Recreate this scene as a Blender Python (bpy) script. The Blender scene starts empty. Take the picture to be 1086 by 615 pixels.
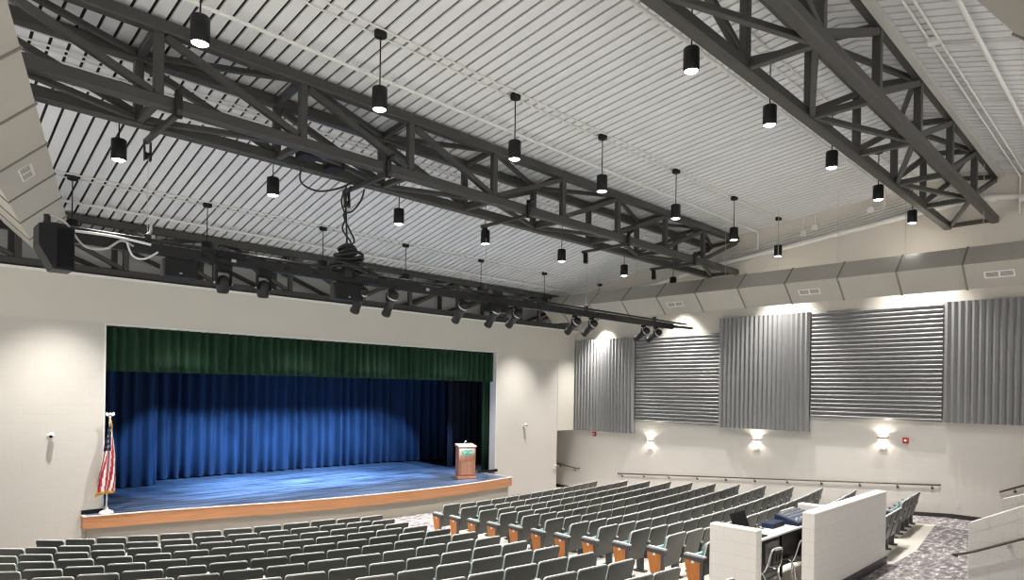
import bpy, math, random
from mathutils import Vector, Matrix
random.seed(7)
S = bpy.context.scene
COL = S.collection
PI = math.pi
ORD = ['first', 'second', 'third', 'fourth', 'fifth', 'sixth', 'seventh', 'eighth', 'ninth', 'tenth', 'eleventh',
       'twelfth', 'thirteenth', 'fourteenth', 'fifteenth', 'sixteenth', 'seventeenth', 'eighteenth', 'nineteenth', 'twentieth']

# ------------------------------------------------------------------ camera
F, CX, CY, PHI, ROLL, CZ = 691.0, 543.0, 414.0, math.radians(44.67), math.radians(0.9), 4.15
Rv = Vector((math.cos(PHI), -math.sin(PHI), 0)); Wv = Vector((math.sin(PHI), math.cos(PHI), 0)); Uv = Vector((0, 0, 1))
r2 = Rv*math.cos(ROLL) + Uv*math.sin(ROLL); u2 = Uv*math.cos(ROLL) - Rv*math.sin(ROLL)
cd = bpy.data.cameras.new('camera'); cam = bpy.data.objects.new('camera', cd); COL.objects.link(cam)
cam.matrix_world = Matrix(((r2.x, u2.x, -Wv.x, 0), (r2.y, u2.y, -Wv.y, 0), (r2.z, u2.z, -Wv.z, CZ), (0, 0, 0, 1)))
cd.sensor_fit = 'HORIZONTAL'; cd.sensor_width = 36; cd.lens = F/1086*36
cd.shift_y = (CY-307.5)/1086; cd.clip_start = 0.05; cd.clip_end = 200
S.camera = cam
S.view_settings.view_transform = 'Standard'; S.view_settings.look = 'None'
S.view_settings.gamma = 1; S.view_settings.use_curve_mapping = False
S.view_settings.exposure = 0.0
S.cycles.use_adaptive_sampling = False
S.cycles.filter_width = 1.2
S.cycles.sample_clamp_indirect = 4
S.cycles.max_bounces = 8

# ------------------------------------------------------------------ materials
MATS = {}
def mat(name, col, rough=0.6, metal=0.0, emit=None, estr=0.0, bump=None, noise=None, sheen=0, spec=0.5):
    m = bpy.data.materials.new(name); m.use_nodes = True
    nt = m.node_tree; b = nt.nodes['Principled BSDF']
    b.inputs['Base Color'].default_value = (*col, 1); b.inputs['Roughness'].default_value = rough
    b.inputs['Metallic'].default_value = metal
    b.inputs['Specular IOR Level'].default_value = spec
    if sheen:
        b.inputs['Sheen Weight'].default_value = sheen; b.inputs['Sheen Roughness'].default_value = 0.4
        b.inputs['Sheen Tint'].default_value = (min(1, col[0]*3), min(1, col[1]*3), min(1, col[2]*3), 1)
    if emit:
        b.inputs['Emission Color'].default_value = (*emit, 1); b.inputs['Emission Strength'].default_value = estr
    if noise:   # (scale vec, amount)
        tc = nt.nodes.new('ShaderNodeTexCoord'); mp = nt.nodes.new('ShaderNodeMapping'); mp.inputs['Scale'].default_value = noise[0]
        n = nt.nodes.new('ShaderNodeTexNoise'); n.inputs['Scale'].default_value = 1; n.inputs['Detail'].default_value = 5
        r = nt.nodes.new('ShaderNodeValToRGB')
        a = noise[1]
        r.color_ramp.elements[0].position = 0.3; r.color_ramp.elements[1].position = 0.7
        r.color_ramp.elements[0].color = (*[c*(1-a) for c in col], 1); r.color_ramp.elements[1].color = (*[min(1, c*(1+a)) for c in col], 1)
        L = nt.links
        L.new(tc.outputs['Object'], mp.inputs['Vector']); L.new(mp.outputs['Vector'], n.inputs['Vector'])
        L.new(n.outputs['Fac'], r.inputs['Fac']); L.new(r.outputs['Color'], b.inputs['Base Color'])
        if bump:
            bp = nt.nodes.new('ShaderNodeBump'); bp.inputs['Strength'].default_value = bump; bp.inputs['Distance'].default_value = 0.02
            L.new(n.outputs['Fac'], bp.inputs['Height']); L.new(bp.outputs['Normal'], b.inputs['Normal'])
    MATS[name] = m
    return m

def block_mat(name, col, mortar=0.9, strength=0.35):
    """painted concrete block: courses of 0.4 x 0.2 m as a shallow bump, a trace darker in the joints"""
    m = mat(name, col, 0.55)
    nt = m.node_tree; b = nt.nodes['Principled BSDF']; L = nt.links
    tc = nt.nodes.new('ShaderNodeTexCoord'); sp = nt.nodes.new('ShaderNodeSeparateXYZ'); ad = nt.nodes.new('ShaderNodeMath'); ad.operation = 'ADD'
    cb = nt.nodes.new('ShaderNodeCombineXYZ'); br = nt.nodes.new('ShaderNodeTexBrick')
    br.inputs['Scale'].default_value = 1; br.inputs['Brick Width'].default_value = 0.406; br.inputs['Row Height'].default_value = 0.203
    br.inputs['Mortar Size'].default_value = 0.006; br.inputs['Mortar Smooth'].default_value = 0.4
    br.inputs['Color1'].default_value = (*col, 1); br.inputs['Color2'].default_value = (*[c*0.985 for c in col], 1)
    br.inputs['Mortar'].default_value = (*[c*mortar for c in col], 1)
    bp = nt.nodes.new('ShaderNodeBump'); bp.inputs['Strength'].default_value = strength; bp.inputs['Distance'].default_value = 0.008; bp.invert = True
    L.new(tc.outputs['Object'], sp.inputs[0]); L.new(sp.outputs['X'], ad.inputs[0]); L.new(sp.outputs['Y'], ad.inputs[1])
    L.new(ad.outputs[0], cb.inputs['X']); L.new(sp.outputs['Z'], cb.inputs['Y']); L.new(cb.outputs[0], br.inputs['Vector'])
    L.new(br.outputs['Color'], b.inputs['Base Color']); L.new(br.outputs['Fac'], bp.inputs['Height']); L.new(bp.outputs['Normal'], b.inputs['Normal'])
    return m

WALLC = (0.64, 0.60, 0.535)
M_wall = mat('painted_wall', WALLC, 0.6, noise=((1.2, 1.2, 1.2), 0.012))
M_block = block_mat('painted_block', (0.61, 0.575, 0.525), 0.96, 0.25)
M_booth = block_mat('booth_block', (0.80, 0.775, 0.73), 0.88, 0.35)
M_block_lit = block_mat('side_wall_block_lit', (0.80, 0.765, 0.71), 0.965, 0.25)  # same block paint, lightened to make up missing light on the side wall
M_steel = mat('painted_steel', (0.047, 0.045, 0.040), 0.5, noise=((9, 9, 9), 0.06))
M_deck = mat('white_deck', (0.82, 0.82, 0.83), 0.6, noise=((3, 0.7, 3), 0.03))
M_gap = mat('deck_slot', (0.02, 0.02, 0.02), 0.9)
M_trim = mat('grey_trim', (0.55, 0.54, 0.50), 0.5)
M_white = mat('white_paint', (0.78, 0.77, 0.74), 0.45)
M_duct = mat('painted_duct', (0.43, 0.405, 0.36), 0.38, noise=((2, 2, 2), 0.03))
M_ductl = mat('left_duct_paint', (0.50, 0.465, 0.41), 0.45, noise=((2, 2, 2), 0.03))
M_flange = mat('duct_flange', (0.20, 0.185, 0.165), 0.45)
M_panel = mat('grey_panel', (0.245, 0.245, 0.245), 0.42, noise=((5, 5, 5), 0.03))
M_black = mat('black_plastic', (0.009, 0.009, 0.010), 0.5, spec=.25)
M_blackm = mat('black_metal', (0.012, 0.012, 0.013), 0.4, spec=.35)
M_cable = mat('black_rubber', (0.01, 0.01, 0.01), 0.5)
M_whitec = mat('white_cable', (0.8, 0.8, 0.8), 0.4)
M_lens = mat('lamp_lens', (1, 1, 1), 0.3, emit=(1, 0.97, 0.92), estr=14)
M_chrome = mat('chrome', (0.75, 0.75, 0.76), 0.2, 1.0)
M_silver = mat('satin_silver', (0.6, 0.6, 0.6), 0.35, 0.8)
M_shell = mat('seat_shell', (0.052, 0.0525, 0.048), 0.42, noise=((14, 14, 14), 0.05))
M_glint = mat('seat_edge_highlight', (0.74, 0.73, 0.70), 0.38)  # pale rim colour, paints the highlight along the seat-back tops
M_cush = mat('seat_fabric', (0.20, 0.31, 0.315), 0.85, noise=((40, 40, 40), 0.12), bump=0.2)
M_arm = mat('arm_rest', (0.46, 0.50, 0.50), 0.35)
M_frame = mat('seat_frame', (0.055, 0.056, 0.058), 0.4)
M_orange = mat('orange_wood', (0.47, 0.165, 0.035), 0.38, noise=((30, 30, 5), 0.16))
M_stagewood = mat('stage_fascia_wood', (0.55, 0.255, 0.115), 0.42, noise=((1.2, 1.2, 30), 0.16))
M_riser = mat('stage_riser_paint', (0.42, 0.385, 0.32), 0.6)
M_lip = mat('stage_nosing', (0.85, 0.72, 0.62), 0.4)
M_stagefl = mat('stage_boards', (0.075, 0.11, 0.19), 0.3, noise=((0.55, 7, 1), 0.95), bump=0.25)  # grain contrast raised to paint glossy streaks; blue tint stands in for stage light
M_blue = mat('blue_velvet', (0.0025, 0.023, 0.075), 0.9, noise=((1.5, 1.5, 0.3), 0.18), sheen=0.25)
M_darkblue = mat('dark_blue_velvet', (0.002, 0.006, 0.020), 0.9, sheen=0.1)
M_green = mat('green_velvet', (0.005, 0.034, 0.013), 0.9, noise=((1.5, 1.5, 0.3), 0.15), sheen=0.2)
M_blackc = mat('stage_black', (0.004, 0.004, 0.005), 0.95)
M_conc = mat('pale_concrete', (0.62, 0.585, 0.52), 0.6, noise=((1.5, 1.5, 1.5), 0.06))
M_base = mat('dark_baseboard', (0.045, 0.043, 0.045), 0.5)
M_podium = mat('lectern_oak', (0.44, 0.19, 0.11), 0.4, noise=((25, 25, 3), 0.14))
M_podium2 = mat('lectern_oak_light', (0.50, 0.245, 0.15), 0.4, noise=((25, 25, 3), 0.14))
M_plaque = mat('plaque', (0.33, 0.30, 0.20), 0.4)
M_ggreen = mat('letter_green', (0.02, 0.25, 0.13), 0.4)
M_gold = mat('gold', (0.75, 0.43, 0.06), 0.4, 0.1)
M_red = mat('signal_red', (0.42, 0.03, 0.025), 0.4)
M_flagred = mat('flag_red', (0.42, 0.02, 0.04), 0.8)
M_flagwhite = mat('flag_white', (0.75, 0.70, 0.68), 0.8)
M_flagblue = mat('flag_blue', (0.012, 0.016, 0.06), 0.8)
M_table = mat('table_top', (0.72, 0.71, 0.70), 0.3)
M_mixer = mat('mixer_blue', (0.018, 0.027, 0.06), 0.6, spec=.2)
M_mixtop = mat('mixer_face', (0.06, 0.078, 0.115), 0.6, spec=.2)
M_copper = mat('copper', (0.60, 0.28, 0.10), 0.35, 0.6)
M_lite = mat('light_grey', (0.45, 0.45, 0.45), 0.4)
M_orangec = mat('orange_cap', (0.9, 0.35, 0.02), 0.4)
M_glass = mat('louvre_dark', (0.035, 0.04, 0.055), 0.4)
M_screen = mat('dark_screen', (0.006, 0.006, 0.007), 0.5, spec=.12)

def carpet_mat():
    m = mat('patterned_carpet', (0.3, 0.28, 0.29), 0.95); nt = m.node_tree; b = nt.nodes['Principled BSDF']; L = nt.links
    tc = nt.nodes.new('ShaderNodeTexCoord'); mp = nt.nodes.new('ShaderNodeMapping'); mp.inputs['Scale'].default_value = (3.0, 7.5, 1)
    mp.inputs['Rotation'].default_value = (0, 0, 0.35)
    n = nt.nodes.new('ShaderNodeTexNoise'); n.inputs['Scale'].default_value = 1.5; n.inputs['Detail'].default_value = 6; n.inputs['Roughness'].default_value = 0.78
    r = nt.nodes.new('ShaderNodeValToRGB'); e = r.color_ramp.elements
    e[0].position = 0.38; e[0].color = (0.10, 0.085, 0.09, 1); e[1].position = 0.62; e[1].color = (0.66, 0.64, 0.62, 1)
    x = e.new(0.46); x.color = (0.18, 0.16, 0.165, 1); x = e.new(0.55); x.color = (0.29, 0.27, 0.27, 1)
    L.new(tc.outputs['Object'], mp.inputs['Vector']); L.new(mp.outputs['Vector'], n.inputs['Vector']); L.new(n.outputs['Fac'], r.inputs['Fac']); L.new(r.outputs['Color'], b.inputs['Base Color'])
    return m
M_carpet = carpet_mat()

# ------------------------------------------------------------------ mesh builder
class MB:
    def __init__(s): s.v = []; s.f = []; s.mi = []; s.cur = 0
    def poly(s, pts, faces, smooth=False):
        o = len(s.v); s.v += [tuple(p) for p in pts]
        for f in faces: s.f.append([o+i for i in f]); s.mi.append((s.cur, smooth))
    def box(s, x0, x1, y0, y1, z0, z1, M=None):
        p = [Vector((x, y, z)) for z in (z0, z1) for y in (y0, y1) for x in (x0, x1)]
        if M: p = [M @ q for q in p]
        s.poly(p, [(0, 2, 3, 1), (4, 5, 7, 6), (0, 1, 5, 4), (2, 6, 7, 3), (0, 4, 6, 2), (1, 3, 7, 5)])
    def bar(s, a, b, w, h, up=(0, 0, 1), ch=0.0):
        a = Vector(a); b = Vector(b); d = (b-a).normalized(); up = Vector(up)
        if abs(d.dot(up)) > 0.98: up = Vector((0, 1, 0))
        x = d.cross(up).normalized(); y = x.cross(d).normalized()
        c = min(w, h)*ch
        if c > 0:
            prof = [(-w/2+c, -h/2), (w/2-c, -h/2), (w/2, -h/2+c), (w/2, h/2-c), (w/2-c, h/2), (-w/2+c, h/2), (-w/2, h/2-c), (-w/2, -h/2+c)]
        else: prof = [(-w/2, -h/2), (w/2, -h/2), (w/2, h/2), (-w/2, h/2)]
        n = len(prof); p = [e + x*u + y*v for e in (a, b) for u, v in prof]
        s.poly(p, [tuple(range(n-1, -1, -1)), tuple(range(n, 2*n))] + [(i, (i+1) % n, n+(i+1) % n, n+i) for i in range(n)])
    def tube(s, pts, r, n=8, cap=True, smooth=True):
        pts = [Vector(p) for p in pts]; rings = []; prev = None
        for i, p in enumerate(pts):
            d = (pts[min(i+1, len(pts)-1)] - pts[max(i-1, 0)]).normalized()
            if prev is None:
                ref = Vector((0, 0, 1)) if abs(d.z) < 0.9 else Vector((1, 0, 0)); x = d.cross(ref).normalized()
            else: x = (prev - d*prev.dot(d)).normalized()
            prev = x; y = d.cross(x)
            rr = r[i] if isinstance(r, (list, tuple)) else r
            rings.append([p + x*rr*math.cos(2*PI*k/n) + y*rr*math.sin(2*PI*k/n) for k in range(n)])
        P = [q for g in rings for q in g]; fs = []
        for i in range(len(pts)-1):
            for k in range(n): fs.append((i*n+k, i*n+(k+1) % n, (i+1)*n+(k+1) % n, (i+1)*n+k))
        s.poly(P, fs, smooth)
        if cap: s.poly(rings[0], [tuple(range(n-1, -1, -1))]); s.poly(rings[-1], [tuple(range(n))])
    def cyl(s, a, b, r, n=16, r1=None): s.tube([a, b], [r, r if r1 is None else r1], n)
    def lathe(s, c, prof, n=20, axis=None, smooth=True):
        """prof: (radius, height) along axis from c"""
        d = Vector(axis or (0, 0, 1)).normalized(); ref = Vector((1, 0, 0)) if abs(d.x) < 0.9 else Vector((0, 1, 0))
        x = d.cross(ref).normalized(); y = d.cross(x); c = Vector(c); P = []
        for r, h in prof: P += [c + d*h + x*r*math.cos(2*PI*k/n) + y*r*math.sin(2*PI*k/n) for k in range(n)]
        fs = [(i*n+k, i*n+(k+1) % n, (i+1)*n+(k+1) % n, (i+1)*n+k) for i in range(len(prof)-1) for k in range(n)]
        s.poly(P, fs, smooth)
        if prof[0][0] > 1e-4: s.poly(P[:n], [tuple(range(n-1, -1, -1))])
        if prof[-1][0] > 1e-4: s.poly(P[-n:], [tuple(range(n))])
    def prism(s, prof, fn, t0, t1):
        """closed 2D profile placed by fn(u, v, t) at t0 and t1"""
        n = len(prof); p = [fn(u, v, t) for t in (t0, t1) for u, v in prof]
        s.poly(p, [tuple(range(n-1, -1, -1)), tuple(range(n, 2*n))] + [(i, (i+1) % n, n+(i+1) % n, n+i) for i in range(n)])
    def ball(s, c, r, n=10): s.lathe(Vector(c)-Vector((0, 0, r)), [(r*math.sin(PI*i/n)+1e-5, r-r*math.cos(PI*i/n)) for i in range(n+1)], 14)
    def build(s, name, m, parent=None, bevel=0.0, local=False):
        me = bpy.data.meshes.new(name)
        off = Vector((0, 0, 0))
        if parent is not None and not local:
            q = parent
            while q is not None: off += Vector(q.location); q = q.parent
        me.from_pydata([tuple(Vector(p)-off) for p in s.v], [], s.f)
        ms = m if isinstance(m, (list, tuple)) else [m]
        for q in ms: me.materials.append(q)
        for p, (i, sm) in zip(me.polygons, s.mi): p.material_index = i; p.use_smooth = sm
        me.validate(); me.update()
        import bmesh
        bm = bmesh.new(); bm.from_mesh(me); bmesh.ops.recalc_face_normals(bm, faces=bm.faces); bm.to_mesh(me); bm.free()
        o = bpy.data.objects.new(name, me); COL.objects.link(o)
        if parent is not None: o.parent = parent
        if bevel:
            md = o.modifiers.new('edge', 'BEVEL'); md.width = bevel; md.segments = 2; md.limit_method = 'ANGLE'
        return o

def thing(name, label, cat, loc, group=None, rz=0):
    o = bpy.data.objects.new(name, None); COL.objects.link(o); o.location = loc; o.rotation_euler = (0, 0, rz)
    o.empty_display_size = 0.1
    o['label'] = label; o['category'] = cat
    if group: o['group'] = group
    return o
def tag(o, label, cat, group=None):
    o['label'] = label; o['category'] = cat
    if group: o['group'] = group
    return o
def struct(o): o['kind'] = 'structure'; return o
def kids(o): return [c for c in bpy.data.objects if c.parent == o]
def spot(name, loc, aim, energy, size, blend, col=(1, 0.965, 0.92), rad=0.06, parent=None):
    l = bpy.data.lights.new(name, 'SPOT'); l.energy = energy; l.spot_size = math.radians(size); l.spot_blend = blend; l.color = col; l.shadow_soft_size = rad
    o = bpy.data.objects.new(name, l); COL.objects.link(o)
    d = (Vector(aim)-Vector(loc)).normalized(); o.rotation_euler = d.to_track_quat('-Z', 'Y').to_euler()
    o.location = loc
    if parent: o.parent = parent; o.location = Vector(loc)-Vector(parent.location)
    return o
def catmull(P, n=6, closed=False):
    P = [Vector(p) for p in P]; out = []
    for i in range(len(P)-1):
        a = P[max(i-1, 0)]; b = P[i]; c = P[i+1]; d = P[min(i+2, len(P)-1)]
        for k in range(n):
            t = k/n; out.append(0.5*((2*b)+(c-a)*t+(2*a-5*b+4*c-d)*t*t+(3*b-a-3*c+d)*t**3))
    out.append(P[-1]); return out

# ------------------------------------------------------------------ the place: dimensions
XR, YS, STZ = 21.1, 17.5, 1.15            # side wall, stage wall, stage floor height
def cl(v): return min(1.0, max(0.0, v))
def floor_z(X, Y):
    z = max(.05+.35*cl((17-X)/3)*cl((X-2.5)/5)*cl((Y-13.6)/1.0), .05+(15.26-Y)*.072 + .2*cl((12-X)/5))
    return z if Y > 4.2 else min(z, floor_z(X, 4.2001))
def roof_z(Y):
    if Y >= 11.7: return 9.42-.225*(Y-11.7)
    if Y >= 3.9: return 9.42+.108*(11.7-Y)
    return 10.262-.3*(3.9-Y)

# floor
def grid_floor(name, m, x0, x1, y0, y1, dz, nx, ny, inside=None):
    b = MB(); P = []
    for j in range(ny+1):
        for i in range(nx+1):
            x = x0+(x1-x0)*i/nx; y = y0+(y1-y0)*j/ny
            P.append((x, y, floor_z(x, y)+dz))
    fs = []
    for j in range(ny):
        for i in range(nx):
            x = x0+(x1-x0)*(i+.5)/nx; y = y0+(y1-y0)*(j+.5)/ny
            if inside is None or inside(x, y): fs.append((j*(nx+1)+i, j*(nx+1)+i+1, (j+1)*(nx+1)+i+1, (j+1)*(nx+1)+i))
    b.poly(P, fs, True)
    return struct(b.build(name, m))
grid_floor('floor', M_conc, -4, XR, -3, 21.2, 0, 60, 58)
grid_floor('floor_carpet_front', M_carpet, 1.0, 19.6, 12.7, 17.5, 0.012, 124, 40,
           lambda x, y: y > 13.9 and (math.hypot(x-8.6, y-21.3) < 8.3 or (x > 9 and y > 13.9 and x < 18.6 and y > 14.0+.1*max(0, x-12)) or y > 15))
grid_floor('floor_carpet_aisle', M_carpet, 8.0, 11.2, 4.4, 14.0, 0.012, 40, 60, lambda x, y: 8.55-.07*(13-y)+.05 < x < 10.72-.085*(13-y)-.1)
b = MB(); P = []; NXc = 80
for i in range(NXc+1):
    x = 9.9+(XR-9.9)*i/NXc; ymax = 3.0 if x < 10.5 else 3.89 if x < 14.32 else 3.80+.12*max(0, x-16)
    for j in range(5): 
        y = -3+(ymax+3)*j/4; P.append((x, y, floor_z(x, y)+.012))
b.poly(P, [(i*5+j, (i+1)*5+j, (i+1)*5+j+1, i*5+j+1) for i in range(NXc) for j in range(4)], True)
struct(b.build('floor_carpet_cross_aisle', M_carpet))
grid_floor('floor_carpet_side', M_carpet, 19.75, XR, 4.2, 17.4, 0.012, 8, 60)

# ceiling: three slopes of slotted deck (real slots 3 cm wide between the boards)
b = MB()
NR = 91; pit = .235
facets = [(19.6, 11.7), (11.7, 3.9), (3.9, -3.0)]
for i in range(NR):
    xa = -.2 + i*pit
    for (ya, yb) in facets:
        za, zb = roof_z(ya), roof_z(yb)
        x0, x1 = xa+.025, xa+pit-.025
        b.poly([(x0, ya, za), (x1, ya, za), (x1, yb, zb), (x0, yb, zb), (x0, ya, za+.035), (x1, ya, za+.035), (x1, yb, zb+.035), (x0, yb, zb+.035)],
               [(0, 3, 2, 1), (4, 5, 6, 7), (0, 1, 5, 4), (2, 3, 7, 6), (1, 2, 6, 5), (3, 0, 4, 7)])
struct(b.build('ceiling', M_deck))
b = MB()
for (ya, yb) in facets:
    b.poly([(-.3, ya, roof_z(ya)+.04), (XR+.1, ya, roof_z(ya)+.04), (XR+.1, yb, roof_z(yb)+.04), (-.3, yb, roof_z(yb)+.04)], [(0, 1, 2, 3)])
struct(b.build('ceiling_backing', M_gap))
# closure channels that run beside the trusses under the deck
b = MB(); b.box(.4, XR, 11.74, 11.82, roof_z(11.8)-.085, roof_z(11.8)-.005); struct(b.build('trim_1', M_trim))
b = MB(); b.box(.4, XR, 3.14, 3.25, roof_z(3.2)-.13, roof_z(3.14)-.005); struct(b.build('trim_2', M_trim))

# side wall
def side_wall(name, m, y0, y1, z0, ztop, x0=XR, x1=XR+.2, step=None):
    ys = [y0]; 
    for k in (3.9, 11.7):
        if y0 < k < y1: ys.append(k)
    ys.append(y1); b = MB()
    for a, c in zip(ys, ys[1:]):
        za = ztop(a) if callable(ztop) else ztop; zc = ztop(c) if callable(ztop) else ztop
        p = [(x0, a, z0), (x0, c, z0), (x0, c, zc), (x0, a, za), (x1, a, z0), (x1, c, z0), (x1, c, zc), (x1, a, za)]
        b.poly(p, [(0, 1, 2, 3), (4, 7, 6, 5), (0, 3, 7, 4), (1, 5, 6, 2), (3, 2, 6, 7), (0, 4, 5, 1)])
    return struct(b.build(name, m))
side_wall('wall_right', M_block_lit, -3, 21.2, -.1, 3.6)
side_wall('wall_right_upper', M_wall, -3, 21.2, 3.6, lambda y: roof_z(y)+.08)
b = MB()   # dark baseboard that follows the ramp
ys = [-3+i*.6 for i in range(41)]
for a, c in zip(ys, ys[1:]):
    za, zc = floor_z(20.9, a), floor_z(20.9, c)
    b.poly([(XR-.015, a, za-.05), (XR-.015, c, zc-.05), (XR-.015, c, zc+.12), (XR-.015, a, za+.12), (XR, a, za+.12), (XR, c, zc+.12)], [(0, 1, 2, 3), (3, 2, 5, 4)])
struct(b.build('baseboard_right', M_base))

# stage wall with proscenium opening
OX0, OX1, OZ1, WT = 3.93, 16.47, 5.545, 6.64
b = MB(); b.box(-2, OX0, YS, YS+.3, -.1, 5.58); b.box(OX1, 19.9, YS, YS+.3, -.1, 5.4)
struct(b.build('wall_stage', M_block))
b = MB()
b.box(-2, OX0, YS-.012, YS+.3, 5.58, WT); b.box(OX0, OX1, YS-.012, YS+.3, OZ1, WT)
b.box(OX1, 19.9, YS-.012, YS+.3, 5.4, WT); b.box(19.9, XR, YS-.012, YS+.3, 2.55, WT)
b.box(-2, XR, YS+.3, 19.15, WT-.1, WT)          # ledge behind the wall head
struct(b.build('wall_stage_upper', M_wall))
b = MB(); b.box(-2, XR, 19.0, 19.15, WT, roof_z(19.1)+.1); struct(b.build('wall_behind_truss', M_white))  # white instead of beige, brightens this poorly lit wall by colour
b = MB(); b.box(-2, XR, YS-.035, YS+.02, WT-.03, WT+.03); struct(b.build('trim_3', M_white))
b = MB()   # corner beads of the opening
b.box(OX0-.02, OX0+.012, YS-.02, YS+.31, STZ+.01, OZ1-.012); b.box(OX1-.012, OX1+.02, YS-.02, YS+.31, STZ+.01, OZ1-.012); b.box(OX0-.02, OX1+.02, YS-.025, YS+.31, OZ1-.012, OZ1+.02)
struct(b.build('trim_4', M_white))
b = MB(); b.box(-2, 3.55, YS-.02, YS, floor_z(2, 17.4), floor_z(2, 17.4)+.12); b.box(16.5, 19.9, YS-.02, YS, floor_z(17, 17.4), floor_z(17, 17.4)+.12)
struct(b.build('baseboard_stage', M_base))
# recess beside the stage, under the bulkhead
b = MB(); b.box(19.75, 19.9, YS+.3, 21.2, -.1, 2.55); b.box(19.75, XR, 21.0, 21.2, -.1, 2.65); b.box(19.9, XR, YS+.3, 21.0, 2.55, 2.65)
struct(b.build('wall_recess', M_block))

# stage house
b = MB(); b.box(2.0, 19.0, YS+.3, 24.6, 6.4, 6.5); struct(b.build('ceiling_stage', M_blackc))
b = MB(); b.box(2.0, 2.1, YS+.3, 24.6, STZ, 6.4); b.box(18.9, 19.0, YS+.3, 24.6, STZ, 6.4); b.box(2.0, 19.0, 24.5, 24.6, STZ, 6.4)
struct(b.build('wall_stage_house', M_blackc))
LIP = [(3.5, 17.25), (4.9, 16.98), (6.27, 16.65), (7.74, 16.25), (9.2, 15.95), (11, 15.75), (12.5, 15.70), (14, 15.78), (15.9, 16.02)]
lip = [(p.x, p.y) for p in catmull([(x, y, 0) for x, y in LIP], 5)]
def front_outline(inset, ext=0):
    pts = []
    for i, (x, y) in enumerate(lip):
        pts.append((x, y+inset))
    pts[0] = (pts[0][0]+inset, pts[0][1]); pts[-1] = (pts[-1][0]-inset, pts[-1][1])
    return [(pts[0][0], YS)] + pts + [(pts[-1][0], YS)] if True else pts
def slab(name, m, outline, z0, z1, parent=None):
    b = MB(); n = len(outline)
    b.poly([(x, y, z0) for x, y in outline]+[(x, y, z1) for x, y in outline],
           [tuple(range(n-1, -1, -1)), tuple(range(n, 2*n))]+[(i, (i+1) % n, n+(i+1) % n, n+i) for i in range(n)])
    return struct(b.build(name, m, parent))
struct(slab('floor_stage_riser', M_riser, front_outline(.09), -.1, .87))
o1 = front_outline(0)
struct(slab('trim_5', M_stagewood, o1, .85, STZ-.02))
struct(slab('trim_6', M_lip, front_outline(-.012), STZ-.02, STZ+.002))
o2 = front_outline(.055)
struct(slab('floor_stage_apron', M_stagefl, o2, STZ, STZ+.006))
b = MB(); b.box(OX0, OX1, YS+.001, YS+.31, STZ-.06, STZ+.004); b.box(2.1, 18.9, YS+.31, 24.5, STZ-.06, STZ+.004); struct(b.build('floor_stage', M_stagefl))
b = MB(); b.box(3.5, OX0, YS-.03, YS, STZ+.006, STZ+.1); b.box(OX1, 16.52, YS-.1, YS-.02, STZ+.006, STZ+.1); b.box(15.6, 16.5, YS-.03, YS-.02, STZ, STZ+.09); struct(b.build('baseboard_stage_opening', M_blackc))

# ------------------------------------------------------------------ curtains
def curtain(name, m, x0, x1, y, z0, z1, pleat, amp, label, cat, group=None, seed=0, curve=0.0, n_sub=8, yend=None):
    rnd = random.Random(seed); b = MB(); n = int((x1-x0)/pleat*n_sub); cols = []
    ph = 0; phs = []
    amps = [rnd.uniform(.6, 1.15) for _ in range(int(n/n_sub)+3)]
    sk = [rnd.uniform(-.5, .5) for _ in range(int(n/n_sub)+3)]
    for i in range(n+1):
        t = i/n; x = x0+(x1-x0)*t; u = i/n_sub; k = int(u); fr = u-k
        a = amps[k]*(1-fr)+amps[k+1]*fr
        yy = y + amp*a*math.sin(2*PI*u+.7*math.sin(2*PI*u*.37+seed)) + (0 if yend is None else (yend-y)*t)
        cols.append((x, yy, sk[k]))
    zs = [z1, z1-.25*(z1-z0), z1-.5*(z1-z0), z1-.75*(z1-z0), z0]
    P = []
    for j, z in enumerate(zs):
        for (x, yy, s) in cols: P.append((x+s*pleat*.12*math.sin(j*1.3), yy, z))
    w = len(cols)
    b.poly(P, [(j*w+i, j*w+i+1, (j+1)*w+i+1, (j+1)*w+i) for j in range(len(zs)-1) for i in range(w-1)], True)
    o = b.build(name, m)
    md = o.modifiers.new('cloth', 'SOLIDIFY'); md.thickness = .012
    return tag(o, label, cat, group)
curtain('stage_valance', M_green, 3.95, 16.45, 17.72, 4.46, 5.6, .24, .085, 'short dark green pleated valance across the top of the stage opening', 'curtain', seed=3)
curtain('stage_curtain', M_blue, 6.0, 15.35, 22.3, STZ+.05, 6.2, .36, .15, 'wide royal blue velvet curtain hanging across the back of the stage', 'curtain', seed=5)
curtain('stage_curtain', M_blue, 15.25, 18.4, 22.12, STZ+.05, 6.2, .36, .14, 'blue velvet curtain right of the split in the stage backdrop', 'curtain', seed=8, yend=21.4)
curtain('stage_curtain', M_blue, 2.9, 6.15, 21.2, STZ+.03, 6.2, .34, .12, 'blue velvet side curtain at the flag end of the stage', 'curtain', seed=9)
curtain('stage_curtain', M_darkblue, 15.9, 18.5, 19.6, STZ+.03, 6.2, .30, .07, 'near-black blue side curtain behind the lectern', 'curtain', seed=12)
curtain('stage_curtain', M_green, 16.25, 16.7, 18.0, STZ+.03, 5.9, .14, .05, 'narrow green curtain edge gathered beside the stage opening', 'curtain', seed=13)

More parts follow.
